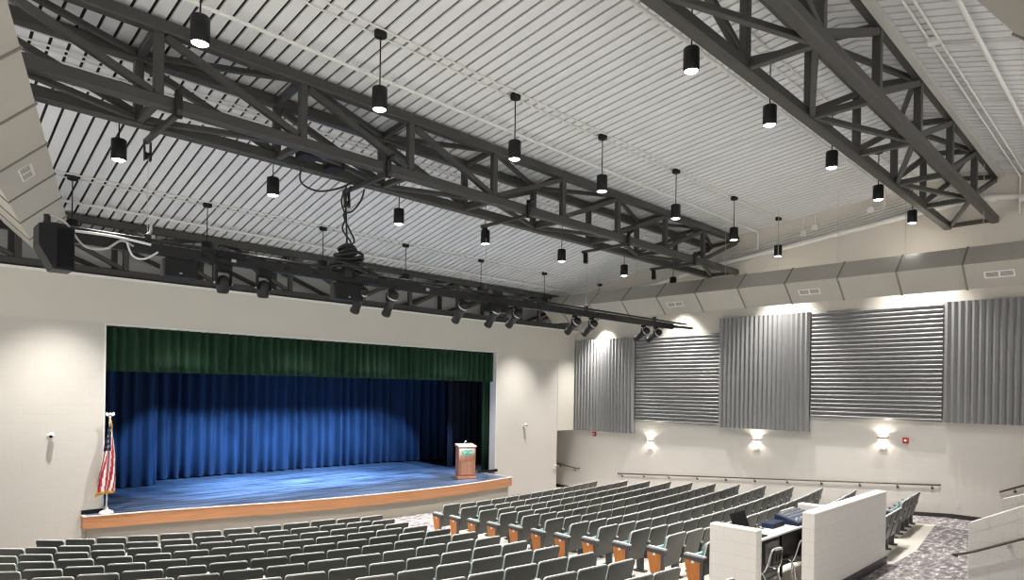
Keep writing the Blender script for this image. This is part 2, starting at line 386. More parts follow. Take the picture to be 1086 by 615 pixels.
# ------------------------------------------------------------------ trusses
def truss(label, Yf, Yb, zb, ztf, ztb, nodes, switch, phase, cw=.19, vw=.13, dw=.11, ct=None):
    ct = ct or cw
    t = thing('roof_truss', label, 'truss', ((nodes[0]+nodes[-1])/2, (Yf+Yb)/2, zb), 'painted steel box trusses under the roof')
    xa, xb = nodes[0], nodes[-1]
    for (Y, z, nm) in ((Yf, zb, 'bottom_chord'), (Yb, zb, 'bottom_chord'), (Yf, ztf, 'top_chord'), (Yb, ztb, 'top_chord')):
        w_ = ct if nm == 'top_chord' else cw; b = MB(); b.bar((xa, Y, z), (xb, Y, z), w_, w_, ch=.12); b.build(nm, M_steel, t)
    N = len(nodes)
    for i, X in enumerate(nodes):
        if i in (0, N-1): 
            pass
        else:
            for (Y, zt) in ((Yf, ztf), (Yb, ztb)):
                b = MB(); b.bar((X, Y, zb+cw/2), (X, Y, zt-cw/2), vw, vw, ch=.1); b.build('vertical', M_steel, t)
        for (z0, z1) in ((zb, zb), (ztf, ztb)):
            b = MB(); b.bar((X, Yf+cw/2, z0), (X, Yb-cw/2, z1), dw, dw, ch=.1); b.build('cross_strut', M_steel, t)
    for i in range(N-1):
        x0, x1 = nodes[i], nodes[i+1]; down = (x0+x1)/2 < switch
        e = .09
        for (Y, zt) in ((Yf, ztf), (Yb, ztb)):
            b = MB()
            za, zc = zb+cw*.5+.03, zt-cw*.5-.03
            if down: b.bar((x0+e, Y, zc), (x1-e, Y, za), dw, dw, ch=.1)
            else: b.bar((x0+e, Y, za), (x1-e, Y, zc), dw, dw, ch=.1)
            b.build('diagonal', M_steel, t)
        for (zf, zk) in ((zb, zb), (ztf, ztb)):
            b = MB(); fwd = (i+phase) % 2 == 0
            ya, yc = Yf+cw*.5, Yb-cw*.5
            if fwd: b.bar((x0+e, ya, zf), (x1-e, yc, zk), dw*.8, dw*.8, ch=.1)
            else: b.bar((x0+e, yc, zk), (x1-e, ya, zf), dw*.8, dw*.8, ch=.1)
            b.build('lacing', M_steel, t)
    return t
truss('long dark grey box truss crossing mid-ceiling and carrying the lighting pipe pulleys', 10.5, 11.5, 8.31, 9.41, 9.32,
      [.7, 2.98, 5.24, 7.48, 9.72, 12.02, 14.27, 16.6, 18.8, 21.08], 9.6, 0)
truss('dark grey box truss under the roof ridge, farthest from the stage', 3.32, 4.37, 8.85, 9.99, 10.12,
      [1.75, 4.12, 6.5, 8.93, 11.28, 13.65, 16.1, 18.5, 21.08], 8.9, 1, ct=.12)
truss('dark grey box truss sitting above the stage wall', 17.72, 18.75, 6.80, 7.95, 7.74,
      [.2, 2.3, 4.38, 6.46, 8.54, 10.7, 12.7, 14.77, 16.85, 18.95, 21.05], 10.6, 1, cw=.17, vw=.12, dw=.1)

# ------------------------------------------------------------------ pendants
def pendant(X, Y, zbot, label):
    zr = roof_z(Y); h = .35; r = .118
    t = thing('pendant_lamp', label, 'pendant lamp', (X, Y, zr), 'black cylinder pendants below the roof deck')
    b = MB(); b.lathe((X, Y, zr-.11), [(.055, 0), (.095, .012), (.1, .03), (.1, .1)], 16); b.build('canopy', M_black, t)
    b = MB(); b.cyl((X, Y, zbot+h), (X, Y, zr-.1), .011, 8); b.build('stem', M_black, t)
    b = MB(); b.lathe((X, Y, zbot), [(r-.012, .03), (r-.008, 0), (r, .006), (r, h-.015), (r-.015, h), (.015, h+.004)], 24); b.build('lamp_body', M_black, t)
    b = MB()
    b.lathe((X, Y, zbot-.012), [(.03, 0), (.08, .006), (.102, .02), (.104, .035)], 20); ln = b.build('lens', M_lens, t)
    spot('pendant_beam', (X, Y, zbot-.05), (X, Y, 0), PEND_W, 86, 1.0, rad=.07, parent=t)
PEND_W = 1700
XC = [2.96, 5.64, 8.62, 11.3, 14.3, 17.38, 20.33]
from_wall = ['nearest side wall', 'second from side wall', 'third from side wall', 'fourth from the side wall', 'fifth from the side wall', 'sixth from the side wall', 'seventh from the side wall']
for Y, zb, nm, cols in ((16.0, 7.19, 'row just before the stage', XC), (12.5, 7.92, 'row before the middle truss', XC),
                        (8.75, 8.5, 'row beyond the middle truss', XC), (5.05, 8.91, 'row beside the ridge truss', XC[1:])):
    for i, X in enumerate(cols):
        k = len(cols)-1-i
        if Y == 16.0 and k == 0: X = 20.62
        pendant(X, Y, zb, 'black pendant lamp, %s in the %s' % (from_wall[k], nm))

# ------------------------------------------------------------------ pipes and conduits under the deck
def pipe(label, pts, r, group=None, name='ceiling_pipe', m=None, hang=None):
    b = MB(); b.tube(pts, r, 8)
    if hang:
        for p in hang: b.tube([p, (p[0], p[1], roof_z(p[1])+.01)], .008, 6)
    return tag(b.build(name, m or M_white), label, 'pipe' if 'pipe' in name else 'conduit', group)
def rz(Y, d): return roof_z(Y)-d
for Y, nm in ((8.75, 'past the mid-ceiling truss'), (16.0, 'nearest the stage'), (12.5, 'between the stage and mid-ceiling truss'), (5.05, 'beside the ridge truss')):
    for dy, wh in ((-.09, 'audience-side'), (.09, 'stage-side')):
        pipe('%s conduit of the pair feeding the pendant row %s' % (wh, nm), [(.5, Y+dy, rz(Y+dy, .03)), (XR-.05, Y+dy, rz(Y+dy, .03))] , .016, 'conduit pairs along the pendant rows', 'ceiling_conduit')
for Y, x1, nm in ((9.68, 20.9, 'white sprinkler pipe between the mid-ceiling truss and its pendant row'), (5.68, 20.1, 'white sprinkler pipe on the stage side of the ridge truss'), (17.0, 20.0, 'white sprinkler pipe just before the stage truss')):
    z = rz(Y, .13 if Y < 17 else .1)
    b = MB(); b.tube([(.5, Y, z), (x1, Y, z)], .032, 8)
    for X in [1.6+2.1*i for i in range(9)]:
        b.tube([(X, Y, z), (X, Y, roof_z(Y)+.02)], .007, 6); b.lathe((X+.8, Y, z+.02), [(.012, 0), (.012, .07), (.03, .075), (.03, .085)], 8)
    if x1 < 21 and Y < 17: b.tube([(x1, Y, z), (x1+.02, Y, z-.02), (x1+.02, Y, z-.55)], .032, 8)
    tag(b.build('sprinkler_pipe', M_white), nm, 'pipe')
for k, (Y, nm) in enumerate(((12.1, 'first'), (12.22, 'second'), (12.95, 'third'))):
    pipe('thin pale conduit, %s stageward of the mid-ceiling truss' % nm, [(.6, Y, rz(Y, .03)), (XR-.1, Y, rz(Y, .03))], .016, None, 'ceiling_conduit')
# rear slope, beyond the ridge truss
for Y, nm in ((2.80, 'nearer the ridge truss'), (2.66, 'farther from the ridge truss')):
    z = rz(Y, .05)
    pipe('white conduit on the rear slope, %s of the double run' % nm, [(6, Y, z), (XR-.08, Y, z), (XR-.05, Y, z-.05), (XR-.05, Y, z-1.0)], .022, None, 'ceiling_conduit')
pipe('thick white pipe hung below the rear roof slope', [(6, 2.12, rz(2.12, .12)), (XR-.05, 2.12, rz(2.12, .12))], .037, None, 'ceiling_pipe', hang=[(11.4, 2.12, rz(2.12, .12)), (14.5, 2.12, rz(2.12, .12)), (18, 2.12, rz(2.12, .12))])
pipe('crooked white conduit beyond the thick pipe on the rear slope', [(8, 1.75, rz(1.75, .05)), (11.7, 1.75, rz(1.75, .05)), (12.1, 1.6, rz(1.6, .05)), (XR-.1, 1.6, rz(1.6, .05))], .02, None, 'ceiling_conduit')
pipe('white conduit crossing the rear slope toward the back duct', [(12.35, 2.75, rz(2.75, .04)), (12.35, .2, rz(.2, .04))], .022, None, 'ceiling_conduit')
pipe('white conduit crossing the rear slope nearer the side wall', [(15.2, 2.75, rz(2.75, .04)), (15.2, .2, rz(.2, .04))], .018, None, 'ceiling_conduit')
b = MB(); b.box(12.02, 12.16, 2.64, 2.82, rz(2.7, .09), rz(2.7, .0)); tag(b.build('junction_box', M_white), 'white junction box where the rear conduits meet', 'box')

# pipes on the gable wall
wp = [(14.9, 8.02), (13.4, 8.27), (11.58, 8.60), (8.54, 8.92), (5.0, 9.33), (3.6, 9.45)]
b = MB(); b.tube([(XR-.12, y, z) for y, z in wp]+[(XR-.12, 3.3, 9.42), (XR-.12, 2.0, 9.2), (XR-.12, 0, 8.9)], .075, 10)
for y, z in ((3.35, 9.42), (2.7, 9.3)): b.tube([(XR-.12, y-.09, z-.02), (XR-.12, y+.09, z)], .105, 10)
tag(b.build('wall_pipe', M_white), 'thick white pipe climbing the side wall below the roof edge', 'pipe')
for k in range(6):
    off = .17+.085*k
    pts = [(XR-.04, y, 8.0+.0+off+(13.2-y)*.155) for y in (11.3-.1*k, 9.0, 7.0, 5.0, 3.8)]
    pts = [(XR-.04, 12.2-.2*k, pts[0][2]-.35+.02*k), (XR-.04, 11.7-.15*k, pts[0][2]-.2)] + pts
    b = MB(); b.tube(catmull(pts, 4), .02, 6)
    tag(b.build('wall_conduit', M_white), 'thin white conduit in the parallel bundle high on the side wall', 'conduit', 'parallel conduits high on the side wall')
for (Y, z) in ((7.9, 9.4), (8.25, 9.25), (6.3, 9.65)):
    b = MB(); b.box(XR-.1, XR-.002, Y-.09, Y+.09, z-.09, z+.09); b.tube([(XR-.05, Y, z), (XR-.05, Y, roof_z(Y)-.02)], .016, 6)
    tag(b.build('junction_box', M_white, None, .006), 'white junction box on the side wall, %s' % ('toward the ridge truss' if Y < 7 else 'at the end of a pendant row, upper one' if Y < 8 else 'at the end of a pendant row, lower one'), 'box')

# ------------------------------------------------------------------ ducts (square section standing on edge)
def duct(label, A, B, zc, hw, hh, m, rings, grilles, side, rods=()):
    """A,B: axis ends (x,y); side +1/-1: which way the room lies across the axis"""
    A = Vector((*A, zc)); B = Vector((*B, zc)); d = (B-A).normalized(); s = Vector((d.y, -d.x, 0))
    t = thing('air_duct', label, 'duct', tuple((A+B)/2), 'square ducts set on edge along the room')
    prof = [(hw, 0), (0, hh), (-hw, 0), (0, -hh)]
    def fn(k): return lambda u, v, tt: A + d*tt + s*u*k + Vector((0, 0, v*k))
    L = (B-A).length
    b = MB(); b.prism(prof, fn(1), 0, L); b.build('duct_body', m, t)
    for q in rings:
        b = MB(); b.prism(prof, fn(1.045), q-.02, q+.02); b.build('flange', M_flange, t)
    for (q, ln) in grilles:
        # on the lower face turned to the room
        c = A + d*q + s*(hw*.5*side) + Vector((0, 0, -hh*.47)); n = (s*side*hh + Vector((0, 0, -hw))).normalized(); up = n.cross(d).normalized()
        Mx = Matrix((( d.x, up.x, n.x, c.x), (d.y, up.y, n.y, c.y), (d.z, up.z, n.z, c.z), (0, 0, 0, 1)))
        b = MB()
        w, h = ln/2, .105
        for (x0, x1, y0, y1) in ((-w, w, h-.03, h), (-w, w, -h, -h+.03), (-w, -w+.03, -h+.03, h-.03), (w-.03, w, -h+.03, h-.03), (-.02, .02, -h+.03, h-.03)): b.box(x0, x1, y0, y1, 0, .02, Mx)
        g = b.build('air_grille', M_white, t)
        for (x0, x1) in ((-w+.03, -.02), (.02, w-.03)):
            b = MB(); b.box(x0, x1, -h+.03, h-.03, .001, .006, Mx)
            for k in range(4): 
                y = -h+.04+.035*k; b.box(x0, x1, y, y+.008, .004, .012, Mx)
            g2 = b.build('louvre', M_glass, t)
            lo = Vector(g.location); g2.parent = g
    for q in rods:
        b = MB(); p = A + d*q + s*(hw*.1*side); b.tube([p+Vector((0, 0, hh*.9)), (p.x, p.y, roof_z(p.y))], .007, 6); b.build('hanger_rod', M_trim, t)
    return t
duct('long grey duct along the side wall above the ribbed panels', (19.58, .5), (19.58, 17.55), 7.39, .59, .53, M_duct,
     [3.62-.5+1.45*k for k in range(-2, 11) if 0 < 3.12+1.45*k < 17.0], [(11.76-.5, .6), (7.37-.5, .6), (2.93-.5, .6)], -1, [3.3-.5+1.7*k for k in range(8)])
# axis direction runs with +Y, so s points to +X; the room lies at -X
d = Vector((.233, 1)).normalized(); nrm = Vector((d.y, -d.x))
A0 = Vector((1.62, 10.6)) - nrm*.58
a = A0 - d*9.0; c = A0 + d*6.5
duct('grey-beige duct overhead at the left edge, running toward the stage', (a.x, a.y), (c.x, c.y), 7.5, .58, .55, M_ductl,
     [9.0-2.55+1.53*k for k in range(-4, 6)], [(10.2, .62)], 1, [])
duct('short grey cross duct overhead in the upper right corner', (5.2, .84), (12.5, -.40), 7.5, .58, .55, M_duct, [2.2, 5.2], [], 1, [1.2, 4.0, 6.6])

# ------------------------------------------------------------------ ribbed acoustic panels
def ribbed(label, y0, y1, z0, z1, out, vertical):
    """wedge-ribbed panel; y0<y1; ribs stand out into the room (-X)"""
    t = thing('ribbed_panel', label, 'wall panel', (XR, (y0+y1)/2, z0), 'ribbed grey panels on the side wall')
    dep = .06; xf = XR-out
    b = MB(); b.box(xf+dep+.001, XR-.001, y0+.01, y1-.01, z0+.005, z1-.005); b.build('panel_back', M_panel, t)
    b = MB()
    if vertical:
        n = round((y1-y0)/.152); p = (y1-y0)/n
        prof = []
        for i in range(n): prof += [(y0+i*p, xf+dep), (y0+(i+.5)*p, xf)]
        prof.append((y1, xf+dep)); prof = prof + [(y1, xf+dep+.02), (y0, xf+dep+.02)]
        m_ = len(prof)
        P = [(x, y, z) for z in (z0, z1) for (y, x) in prof]
        b.poly(P, [(i, (i+1) % m_, m_+(i+1) % m_, m_+i) for i in range(m_)])
        for zz in (0, 1):
            o = zz*m_
            for i in range(n): b.poly([P[o+2*i], P[o+2*i+1], P[o+2*i+2]], [(0, 1, 2)])
    else:
        n = round((z1-z0)/.128); p = (z1-z0)/n
        prof = []
        for i in range(n): prof += [(z0+i*p, xf+dep), (z0+(i+.5)*p, xf)]
        prof.append((z1, xf+dep)); prof += [(z1, xf+dep+.02), (z0, xf+dep+.02)]
        m_ = len(prof)
        P = [(x, y, z) for y in (y0, y1) for (z, x) in prof]
        b.poly(P, [(i, (i+1) % m_, m_+(i+1) % m_, m_+i) for i in range(m_)])
        for zz in (0, 1):
            o = zz*m_
            for i in range(n): b.poly([P[o+2*i], P[o+2*i+1], P[o+2*i+2]], [(0, 1, 2)])
    b.build('rib_sheet', M_panel, t)
    return t
ribbed('grey panel of upright ribs next to the stage wall', 14.53, 17.46, 2.56, 6.27, .2, True)
ribbed('grey panel of level ribs, second from the stage wall', 11.04, 14.5, 3.03, 6.27, .12, False)
ribbed('grey panel of upright ribs between two level-ribbed panels', 7.97, 11.02, 3.0, 6.75, .2, True)
ribbed('large grey panel of level ribs, fourth from the stage wall', 4.43, 7.93, 3.46, 6.75, .12, False)
ribbed('grey panel of upright ribs farthest from the stage, running out of view', 1.2, 4.38, 3.46, 6.75, .2, True)

# ------------------------------------------------------------------ lighting pipe with its fixtures
BY, BZ = 11.8, 6.38
t = thing('lighting_pipe', 'long black lighting pipe hung across the room before the stage', 'lighting pipe', (11, BY, BZ))
b = MB(); b.box(2.1, 19.2, BY-.05, BY+.05, BZ-.09, BZ+.09); b.tube([(19.2, BY, BZ), (20.4, BY, BZ+.04)], .045, 10); b.build('raceway', M_blackm, t)
b = MB(); b.tube([(20.4, BY, BZ+.04), (20.48, BY, BZ+.043)], .05, 10); b.build('end_cap', M_orangec, t)
b = MB(); b.tube([(2.1, BY-.06, BZ+.13), (20.0, BY-.06, BZ+.13)], .028, 8); b.build('upper_tube', M_blackm, t)
for X in (4.1, 4.6, 5.6, 6.2, 7.6, 8.9, 10.4, 12.6, 15.8):
    b = MB(); b.box(X-.04, X+.04, BY-.07, BY-.05, BZ-.03, BZ+.03); b.build('outlet', M_lite if X in (4.6, 8.9) else M_black, t)
# loudspeaker at its left end
t = thing('loudspeaker', 'black loudspeaker hanging at the left end of the lighting pipe', 'speaker', (1.95, 11.75, 5.8))
b = MB(); b.prism([(1.72, 6.46), (2.16, 6.46), (2.16, 5.82), (1.9, 5.82), (1.72, 6.15)], lambda u, v, q: Vector((u, q, v)), 11.45, 11.9); b.build('cabinet', M_black, t, .01)
b = MB(); b.box(1.95, 2.14, 11.43, 11.45, 5.86, 6.42); b.build('grille', M_screen, t)
b = MB(); b.box(1.78, 2.1, 11.5, 11.85, 6.46, 6.50); b.tube([(1.84, 11.6, 6.5), (1.84, 11.6, 6.62)], .045, 8); b.build('hanging_bracket', M_blackm, t)
b = MB(); b.tube(catmull([(1.86, 11.5, 6.6), (2.05, 11.5, 6.52), (2.3, 11.6, 6.24), (2.6, 11.65, 6.25), (2.82, 11.7, 6.42), (3.0, 11.7, 6.36)], 6), .018, 7)
tag(b.build('speaker_cable', M_lite), 'pale cable drooping from the loudspeaker to the lighting pipe', 'cable')
b = MB(); b.tube(catmull([(2.15, 11.7, 6.46), (2.7, 11.7, 6.47), (3.25, 11.7, 6.43)], 5), .022, 7); b.tube(catmull([(2.9, 11.68, 6.4), (2.98, 11.66, 6.2), (3.15, 11.66, 6.18), (3.35, 11.68, 6.32)], 5), .016, 7)
tag(b.build('white_cable', M_whitec), 'white cables lying along the left end of the lighting pipe', 'cable')
b = MB(); b.tube(catmull([(3.24, BY-.02, 6.36), (3.18, BY-.02, 6.5), (3.22, BY, 6.6), (3.27, BY, 6.66), (3.27, BY, 6.78), (3.22, BY, 6.8)], 5), .022, 8); b.box(3.22, 3.33, BY-.04, BY+.04, 6.48, 6.6)
tag(b.build('hoist_hook', M_lite, None, .01), 'pale hoist hook on the lighting pipe near the loudspeaker', 'hook')

def ellipsoidal(X, label, tilt=.75, yaw=0.0, s=1.0):
    """barrel points down toward the stage (+Y)"""
    t = thing('stage_light', label, 'stage light', (X, BY, BZ-.1), 'stage lights clamped to the lighting pipe')
    piv = Vector((X, BY, BZ-.34)); d = Vector((math.sin(yaw)*math.cos(tilt), math.cos(yaw)*math.cos(tilt), -math.sin(tilt)))
    b = MB(); b.box(X-.04, X+.04, BY-.07, BY+.07, BZ-.16, BZ-.08); b.tube([(X, BY, BZ-.16), (X, BY, BZ-.2)], .018, 8); b.build('clamp', M_blackm, t)
    b = MB()
    for sx in (-1, 1): b.bar((X+sx*.13, BY, BZ-.2), (X+sx*.13, BY, BZ-.36), .012, .035)
    b.bar((X-.13, BY, BZ-.2), (X+.13, BY, BZ-.2), .035, .012); b.build('yoke', M_blackm, t)
    b = MB(); b.lathe(piv-d*.22*s, [(.06*s, 0), (.1*s, .03*s), (.115*s, .1*s), (.115*s, .24*s), (.09*s, .27*s), (.088*s, .52*s), (.1*s, .53*s), (.1*s, .60*s), (.085*s, .60*s), (.08*s, .5*s)], 18, axis=d); b.build('barrel', M_blackm, t)
    b = MB(); b.lathe(piv-d*.1*s, [(.118*s, 0), (.122*s, .01), (.118*s, .03)], 18, axis=d); b.ball(piv+Vector((.145, 0, 0)), .022, 6); b.build('knob', M_silver, t)
    b = MB(); b.lathe(piv+d*.33*s, [(.083*s, 0), (.05*s, .012), (.01*s, .016)], 16, axis=d); b.build('lens', M_screen, t)
    b = MB(); q = piv-d*.2*s; b.tube(catmull([q, q+Vector((.05, -.06, .12)), (X+.12, BY-.05, BZ-.12), (X+.1, BY-.06, BZ)], 5), .009, 6); b.build('power_lead', M_cable, t)
def moving_head(X, label):
    t = thing('moving_head_light', label, 'stage light', (X, BY, BZ-.1), 'moving heads on the lighting pipe')
    b = MB(); b.box(X-.12, X+.12, BY-.1, BY+.1, BZ-.2, BZ-.09); b.build('base', M_black, t, .015)
    b = MB()
    for sx in (-1, 1): b.bar((X+sx*.125, BY, BZ-.2), (X+sx*.125, BY, BZ-.45), .03, .08)
    b.bar((X-.14, BY, BZ-.21), (X+.14, BY, BZ-.21), .08, .03); b.build('yoke', M_black, t, .008)
    b = MB(); d = Vector((0.05, .25, -1)).normalized(); c = Vector((X, BY, BZ-.3)); b.lathe(c, [(.02, -.03), (.085, 0), (.105, .08), (.112, .2), (.1, .27), (.085, .29), (.0801, .28)], 18, axis=d); b.build('head', M_blackm, t)
    b = MB(); b.lathe(c+d*.283, [(.08, 0), (.03, .008)], 16, axis=d); b.build('lens', M_screen, t)
    b = MB()
    for sx in (-1, 1): b.ball((X+sx*.15, BY, BZ-.42), .018, 6)
    b.build('knob', M_silver, t)
    b = MB(); b.tube(catmull([(X-.05, BY-.08, BZ-.12), (X-.16, BY-.1, BZ-.2), (X-.14, BY-.1, BZ-.04), (X-.02, BY-.1, BZ-.06)], 5), .01, 6); b.build('power_lead', M_cable, t)
moving_head(4.45, 'black moving head light, first along the pipe from the loudspeaker')
moving_head(5.18, 'black moving head light, second along the pipe from the loudspeaker')
xs = [(7.22, 'first'), (7.98, 'second'), (9.95, 'third'), (11.0, 'fourth'), (11.75, 'fifth'), (14.1, 'sixth'), (14.85, 'seventh'), (17.5, 'eighth'), (18.2, 'ninth')]
for i, (X, nm) in enumerate(xs): ellipsoidal(X, 'black spotlight on the lighting pipe, %s after the coiled cables' % nm, tilt=[.9, .85, .75, .85, .6, .62, .6, .5, .45][i], yaw=[.0, .1, .1, .05, .15, .1, .1, .1, .1][i])
for X, w, h, nm in ((3.72, .52, .3, 'black flat box hanging under the lighting pipe near the loudspeaker'), (6.9, .6, .34, 'black box hanging under the lighting pipe below the coiled cables')):
    t = thing('hanging_box', nm, 'equipment box', (X, BY, BZ-.1))
    b = MB(); b.box(X-w/2, X+w/2, BY-.14, BY+.14, BZ-.12-h, BZ-.12); b.build('case', M_black, t, .012)
    b = MB(); b.box(X-.04, X+.0, BY-.15, BY-.139, BZ-.1-h+.03, BZ-.1-h+.05); b.build('indicator', M_silver, t)
    b = MB()
    for sx in (-.18, .18): b.box(X+sx-.02, X+sx+.02, BY-.03, BY+.03, BZ-.12, BZ-.08)
    b.build('bracket', M_blackm, t)
b = MB(); b.box(4.3, 4.8, BY-.12, BY-.06, BZ+.02, BZ+.13); tag(b.build('dimmer_box', M_black, None, .01), 'slim black box on the lighting pipe above the first moving head', 'equipment box')
b = MB(); b.box(10.75, 11.35, BY-.16, BY+.16, BZ-.30, BZ-.09); b.box(10.9, 11.2, BY-.1, BY+.1, BZ+.09, BZ+.2); tag(b.build('dimmer_box', M_black, None, .012), 'black box hung under the lighting pipe between the middle spotlights', 'equipment box')

# coiled cables and the leads dropping from the mid truss
rnd = random.Random(4)
t = thing('cable_coil', 'thick heap of coiled black cables on the lighting pipe', 'cable coil', (6.92, BY, BZ+.1))
for k in range(7):
    r = .37-.034*k+.05*math.sin(k*2.1); z = BZ+.16+.075*k
    pts = [(6.92+(r+.03*math.sin(3*a+k))*math.cos(a), BY+(r*.9)*math.sin(a), z+.045*math.sin(2*a+k)) for a in [2*PI*i/28 for i in range(29)]]
    b = MB(); b.tube(pts, .033, 7, cap=False); b.build('cable_loop', M_cable, t)
b = MB(); b.tube([(6.92, BY, BZ), (6.92, BY, BZ+.66)], .14, 12); b.build('core', M_cable, t)
for k, w in enumerate(('loose', 'straight', 'slack')):
    P = [[(6.75, 11.6, 8.2), (6.72, 11.75, 7.9), (6.85, 11.8, 7.6), (6.78, 11.8, 7.35), (6.98, 11.8, 7.1), (6.8, 11.8, 6.95)],
         [(6.85, 11.62, 8.2), (6.84, 11.78, 8.0), (6.86, 11.8, 7.6), (6.88, 11.8, 7.2), (6.88, 11.8, 6.98)],
         [(7.15, 11.6, 8.2), (7.14, 11.72, 7.98), (6.98, 11.78, 7.75), (6.8, 11.8, 7.65), (6.92, 11.8, 7.4), (7.05, 11.8, 7.15), (6.86, 11.8, 6.98)]][k]
    b = MB(); b.tube(catmull(P, 6), .018, 7); tag(b.build('hanging_cable', M_cable), 'black cable dropping from the truss to the coil, the %s one' % w, 'cable')
b = MB(); b.tube(catmull([(5.6, 11.2, 8.25), (5.72, 11.5, 8.0), (6.1, 11.6, 7.93), (6.5, 11.55, 8.05), (6.75, 11.4, 8.2)], 6), .018, 7); tag(b.build('hanging_cable', M_cable), 'black cable drooping under the truss beside the hoist motor', 'cable')
# hoist motor between the bottom chords
t = thing('hoist_motor', 'black hoist motor sitting in the mid-ceiling truss above the coil', 'hoist motor', (5.95, 11.0, 8.4))
b = MB(); b.box(5.45, 5.8, 10.85, 11.2, 8.28, 8.52); b.build('motor_case', M_black, t, .02)
b = MB(); b.box(6.0, 6.3, 10.9, 11.2, 8.2, 8.5); b.build('gear_case', M_black, t, .02)
b = MB(); b.lathe((5.8, 11.02, 8.38), [(.1, 0), (.1, .2)], 14, axis=(1, 0, 0)); b.build('drum', M_blackm, t)
b = MB(); b.box(6.3, 6.33, 10.98, 11.04, 8.3, 8.36); b.build('label_plate', M_silver, t)
# pulleys with their lifting wires
for X, nm in ((3.22, 'nearest the loudspeaker'), (6.9, 'above the cable coil'), (10.7, 'third from the loudspeaker'), (14.6, 'fourth from the loudspeaker'), (18.1, 'nearest the side wall')):
    t = thing('pulley_beam', 'steel arm with a pulley under the mid-ceiling truss, %s' % nm, 'pulley', (X, 11.2, 8.18), 'pulley arms under the mid-ceiling truss')
    b = MB(); b.bar((X, 10.28, 8.165), (X, 11.98, 8.165), .07, .07); b.build('arm', M_steel, t)
    b = MB(); b.box(X-.05, X+.05, 10.34, 10.395, 8.1, 8.5); b.bar((X, 10.36, 8.44), (X, 10.2, 8.5), .05, .05); b.build('clamp', M_blackm, t)
    b = MB()
    for sx in (-.045, .045): b.bar((X+sx, 11.86, 8.13), (X+sx, 11.84, 7.82), .012, .09)
    b.build('cheek_plate', M_black, t)
    b = MB(); b.lathe((X-.03, 11.85, 7.9), [(.07, 0), (.05, .03), (.07, .06)], 14, axis=(1, 0, 0)); b.build('sheave', M_blackm, t)
    zw = 7.03 if X == 6.9 else BZ+.14
    b = MB(); b.tube([(X, BY, 7.85), (X, BY, zw)], .005, 5); b.build('lifting_wire', M_trim, t)
    if X == 6.9: continue
    b = MB(); b.box(X-.05, X+.05, BY-.05, BY+.05, BZ+.09, BZ+.22); b.build('wire_clamp', M_blackm, t)

# ------------------------------------------------------------------ stage things
# lectern
lx, ly = 14.42, 16.78; lr = -PI/4*.55
t = thing('lectern', 'oak lectern with green letters standing on the stage', 'lectern', (lx, ly, STZ+.006), rz=lr)
b = MB(); b.prism([(-.29, .06), (.29, .06), (.29, 1.07), (-.29, 1.07)], lambda u, v, q: Vector((u, q, v)), -.22, .22); b.build('body', M_podium, t, .008, local=True)
b = MB(); b.box(-.32, .32, -.26, .26, 0, .075); b.build('plinth', M_podium2, t, .01, local=True)
b = MB(); b.box(-.32, .32, -.27, .25, 1.07, 1.105); b.prism([(-.27, 1.105), (.25, 1.105), (.25, 1.16)], lambda u, v, q: Vector((q, u, v)), -.31, .31); b.build('top', M_podium2, t, .006, local=True)
b = MB()
for (x0, x1, z0, z1) in ((-.22, .22, .62, .65), (-.22, .22, .13, .16), (-.22, -.19, .16, .62), (.19, .22, .16, .62)): b.box(x0, x1, -.232, -.22, z0, z1)
b.build('moulding', M_podium, t, .004, local=True)
b = MB(); b.box(-.19, .19, -.226, -.22, .16, .62); b.build('front_panel', M_podium2, t, local=True)
b = MB(); b.box(-.21, .21, -.232, -.22, .78, 1.0); pl = b.build('name_plaque', M_plaque, t, .004, local=True)
b = MB(); b.box(-.2, .2, -.226, -.22, .665, .69); b.build('lettered_strip', M_podium, t, local=True)
def letter(pts, w, parent, y, m):
    b = MB()
    for a_, c_ in zip(pts, pts[1:]):
        b.bar((a_[0], y, a_[1]), (c_[0], y, c_[1]), .012, w)
    return b
gp = [(.0, .955), (-.13, .955), (-.165, .925), (-.165, .855), (-.13, .825), (-.02, .825), (-.02, .885), (-.085, .885)]
cp = [(.17, .955), (.06, .955), (.025, .925), (.025, .855), (.06, .825), (.17, .825)]
b = MB()
for L_ in (gp, cp):
    for a_, c_ in zip(L_, L_[1:]): b.bar((a_[0], -.236, a_[1]), (c_[0], -.236, c_[1]), .03, .01, up=(0, 1, 0))
lt = b.build('letters', M_ggreen, pl, local=True)
b = MB(); b.tube(catmull([(-.02, .1, 1.13), (-.02, .08, 1.22), (0, .0, 1.25)], 4), .008, 6); b.ball((0, 0, 1.25), .02, 6); b.build('microphone', M_white, t, local=True)
# flag
fx, fy = 3.97, 17.36
t = thing('flag', 'stars and stripes flag on a white floor stand at the stage edge', 'flag', (fx, fy, STZ+.006))
b = MB(); b.lathe((fx, fy, STZ+.006), [(.15, 0), (.15, .02), (.12, .05), (.05, .08), (.03, .14), (.025, .16)], 24); b.build('stand_base', M_white, t)
b = MB(); b.cyl((fx, fy, STZ+.1), (fx+.05, fy, STZ+2.2), .018, 10); b.build('pole', M_white, t)
b = MB(); q = Vector((fx+.05, fy, STZ+2.2)); b.lathe(q, [(.012, 0), (.03, .03), (.012, .06)], 10); b.ball(q+Vector((0, 0, .1)), .035, 6)
for sx in (-1, 1): b.poly([q+Vector((0, 0, .1)), q+Vector((sx*.08, 0, .155)), q+Vector((sx*.10, 0, .08)), q+Vector((sx*.04, 0, .05)), q+Vector((0, .03, .1))], [(0, 1, 2, 3), (0, 1, 4), (3, 2, 4), (1, 2, 4)])
b.build('eagle_finial', M_white, t)
b = MB(); NU, NV = 28, 26; P = []
